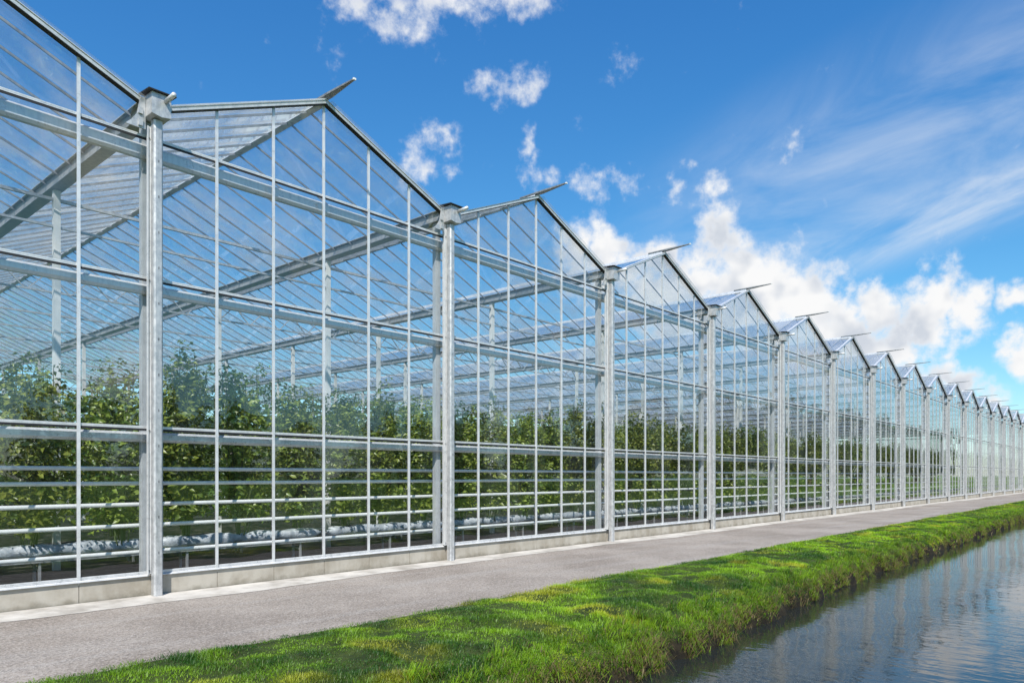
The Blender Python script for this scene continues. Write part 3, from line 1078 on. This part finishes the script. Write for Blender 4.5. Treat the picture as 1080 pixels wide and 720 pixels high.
def blades(x0, x1, dens, hgt, wid, seg, seed):
    r = np.random.RandomState(seed)
    n = int((x1 - x0) * 2.2 * dens)
    x = r.uniform(x0, x1, n)
    s = r.rand(n)
    s = np.where(r.rand(n) < 0.25, 0.78 + 0.20 * r.rand(n), s * 0.96)
    tuft = patch(x * 6, s * 11, seed + 1)                       # small tufts
    mid = patch(x * 1.9, s * 4.2, seed + 2)                       # patches half a metre across
    keep = r.rand(n) < 0.40 + 0.8 * tuft
    x, s, tuft, mid = x[keep], s[keep], tuft[keep], mid[keep]
    n = len(x)
    y, z = bank(x, s)
    y = y + np.where(s < 0.03, r.uniform(-.02, .10, n), 0)
    lowe = 0.6 * np.clip((s - 0.82) / 0.15, 0, 1)
    h = hgt * (0.35 + 0.95 * tuft) * (0.5 + 0.9 * mid) * r.uniform(0.6, 1.35, n) * (1 + 0.5 * lowe)
    an = r.rand(n) * 2 * np.pi
    dx, dy = np.cos(an), np.sin(an)
    dy = dy - lowe * 0.9                                          # the edge hangs towards the water
    lean = r.uniform(0.25, 1.25, n) * (1 + 0.5 * lowe)
    up = 1.0 - 0.75 * lowe
    p0 = np.stack([x, y, z - 0.004], 1)
    d = np.stack([dx * lean, dy * lean, up + 0 * x], 1)
    d /= np.linalg.norm(d, axis=1, keepdims=True)
    sd = np.stack([-np.sin(an + r.normal(0, .6, n)), np.cos(an), 0 * x], 1)
    w = (wid * r.uniform(0.6, 1.3, n))[:, None]
    tip = p0 + d * h[:, None]
    tip[:, 2] -= h * lean * (0.28 + 0.45 * lowe)
    md = p0 + d * (h * 0.55)[:, None]
    # colour of the blade itself: fresh green, yellow-green and straw
    g = np.clip(0.46 + 1.1 * (patch(x * 1.3 + 7, s * 3.1, 77) - .5) + 0.9 * (patch(x * 4.1, s * 8, 78) - .5) + r.normal(0, .12, n), 0, 1)[:, None]
    c = np.array([[0.026, 0.090, 0.007]]) * (1 - g) + np.array([[0.27, 0.46, 0.012]]) * g
    yl = np.clip((patch(x * 2.1 + 3, s * 5 + 2, 91) - 0.62) * 4, 0, 1)[:, None]
    c = c * (1 - yl) + np.array([[0.42, 0.46, 0.03]]) * (0.5 + 0.5 * g) * yl
    straw = (r.rand(n) < 0.02 + 0.22 * lowe)[:, None]
    c = np.where(straw, np.array([[0.20, 0.165, 0.060]]) * r.uniform(.5, 1.1, (n, 1)), c)
    if seg == 2:
        V = np.stack([p0 - sd * w, p0 + sd * w, md + sd * w * .8, md - sd * w * .8, tip], 1).reshape(-1, 3)
        b = np.arange(n)[:, None] * 5
        F = np.concatenate([b + np.array([[0, 1, 2, 3]]), b + np.array([[3, 2, 4]])], 1).ravel()
        return V, F, np.tile([4, 3], n), np.repeat(c, 5, 0)
    V = np.stack([p0 - sd * w, p0 + sd * w, tip], 1).reshape(-1, 3)
    return V, np.arange(n * 3), np.full(n, 3), np.repeat(c, 3, 0)


def tussocks(x0, x1, per_m, nb, wid, seed):
    """thick overhanging tufts along the water's edge"""
    r = np.random.RandomState(seed)
    m = int((x1 - x0) * per_m)
    cx = r.uniform(x0, x1, m)
    cs = r.choice([0.84, 0.90, 0.95, 0.985, 1.0], m) + r.uniform(-.03, .012, m)
    size = r.uniform(0.6, 1.35, m) * (0.7 + 0.6 * patch(cx * 1.7, cs * 0, 61))
    tone = r.rand(m)
    x = np.repeat(cx, nb) + r.normal(0, .035, m * nb)
    s_ = np.clip(np.repeat(cs, nb) + r.normal(0, .010, m * nb), 0, 1.006)
    n = m * nb
    y, z = bank(x, s_)
    an = r.rand(n) * 2 * np.pi
    lean = r.rand(n) ** 0.7
    h = 0.15 * np.repeat(size, nb) * r.uniform(0.55, 1.2, n)
    d = np.stack([np.cos(an) * lean, np.sin(an) * lean * 0.9 - 0.30, 0.85 + 0 * an], 1)
    d /= np.linalg.norm(d, axis=1, keepdims=True)
    p0 = np.stack([x, y, z - 0.01], 1)
    md = p0 + d * (h * 0.55)[:, None]
    tip = p0 + d * (h * 0.95)[:, None]
    tip[:, 2] -= h * (0.15 + 0.60 * lean)
    sd = np.stack([-np.sin(an), np.cos(an), 0 * an], 1)
    w = (wid * r.uniform(.6, 1.3, n))[:, None]
    g = np.clip(np.repeat(tone, nb) * 0.9 + r.normal(0.0, .12, n), 0, 1)[:, None]
    c = np.array([[0.028, 0.085, 0.007]]) * (1 - g) + np.array([[0.22, 0.36, 0.015]]) * g
    dead = (r.rand(n) < 0.12 + 0.45 * np.clip((s_ - .92) / .06, 0, 1))[:, None]
    c = np.where(dead, np.array([[0.21, 0.165, 0.07]]) * r.uniform(.4, 1.1, (n, 1)), c)
    V = np.stack([p0 - sd * w, p0 + sd * w, md + sd * w * .8, md - sd * w * .8, tip], 1).reshape(-1, 3)
    b = np.arange(n)[:, None] * 5
    F = np.concatenate([b + np.array([[0, 1, 2, 3]]), b + np.array([[3, 2, 4]])], 1).ravel()
    return V, F, np.tile([4, 3], n), np.repeat(c, 5, 0)


GV, GF, GN, GC, off = [], [], [], [], 0
for args in ((-6, 9, 12500, 0.042, 0.0022, 2, 5), (9, 24, 4600, 0.050, 0.0042, 2, 6), (24, 60, 1300, 0.065, 0.009, 1, 7), (60, 160, 380, 0.08, 0.018, 1, 8),
             (-6, 14, 44, 46, 0.0032, 31), (14, 40, 30, 26, 0.0065, 32), (40, 110, 13, 16, 0.015, 33)):
    a, b, c, d = blades(*args) if len(args) == 7 else tussocks(*args)
    GV.append(a); GF.append(b + off); GN.append(c); GC.append(d)
    off += len(a)
o = stuff(link('grass', raw_mesh('grass', np.concatenate(GV), np.concatenate(GF), np.concatenate(GN), BLADE, np.concatenate(GC))))
tag(o, 'lush green grass covering the bank between path and water', 'grass')

# ------------------------------------------------------------------ trees across the meadow, seen mirrored in the glass
def crown_mesh(seed):
    r = np.random.RandomState(seed)
    P, N = [], []
    for q in range(34):
        c = np.array([r.normal(0, 1.35), r.normal(0, 1.1), r.uniform(1.6, 7.0)])
        c[:2] *= 1.15 - 0.09 * c[2]
        m = 80
        d = r.normal(0, 1, (m, 3)); d /= np.linalg.norm(d, axis=1, keepdims=True)
        rr = 0.85 * r.rand(m, 1) ** 0.4
        P.append(c + d * rr); N.append(d + np.array([0, 0, .5]))
    P, N = np.concatenate(P), np.concatenate(N)
    g = r.rand(len(P))[:, None]
    C = np.array([[0.025, 0.055, 0.012]]) * (1 - g) + np.array([[0.07, 0.12, 0.025]]) * g
    return leaf_cloud(P, N, r.uniform(.25, .45, len(P)), C, r, name='crown')
crowns = [crown_mesh(s) for s in (201, 202, 203)]
tk = MB()
tk.tube((0, 0, 0), (0.05, 0, 2.2), 0.22, 0.16, 8)
tk.tube((0.05, 0, 2.2), (0.25, 0.1, 5.2), 0.16, 0.06, 7)
for q in range(5):
    an = q * 1.256
    tk.tube((0.06, 0, 2.0 + 0.35 * q), (1.1 * math.cos(an), 1.1 * math.sin(an), 3.2 + 0.5 * q), 0.08, 0.03, 6)
me_tr = tk.mesh('trunk', BARK)
for q in range(34):
    o = bpy.data.objects.new('meadow_tree', None)
    COL.objects.link(o)
    tx = 0 + q * 4.4 + 0.05 * q * q
    o.location = (tx + rnd.uniform(-.8, .8), -33 + rnd.uniform(-2, 2), 0)
    o.rotation_euler = (0, 0, rnd.uniform(0, 6.28))
    s = rnd.uniform(0.68, 0.95) * (1 + 0.9 * min(1.0, max(0.0, (tx - 30) / 60)))
    o.scale = (s * 1.3, s * 1.3, s)
    link('crown', crowns[q % 3], o)
    link('trunk', me_tr, o)
    tag(o, 'bushy green tree in the row behind the viewer, seen only mirrored in the glass', 'tree', 'trees mirrored in the glass')
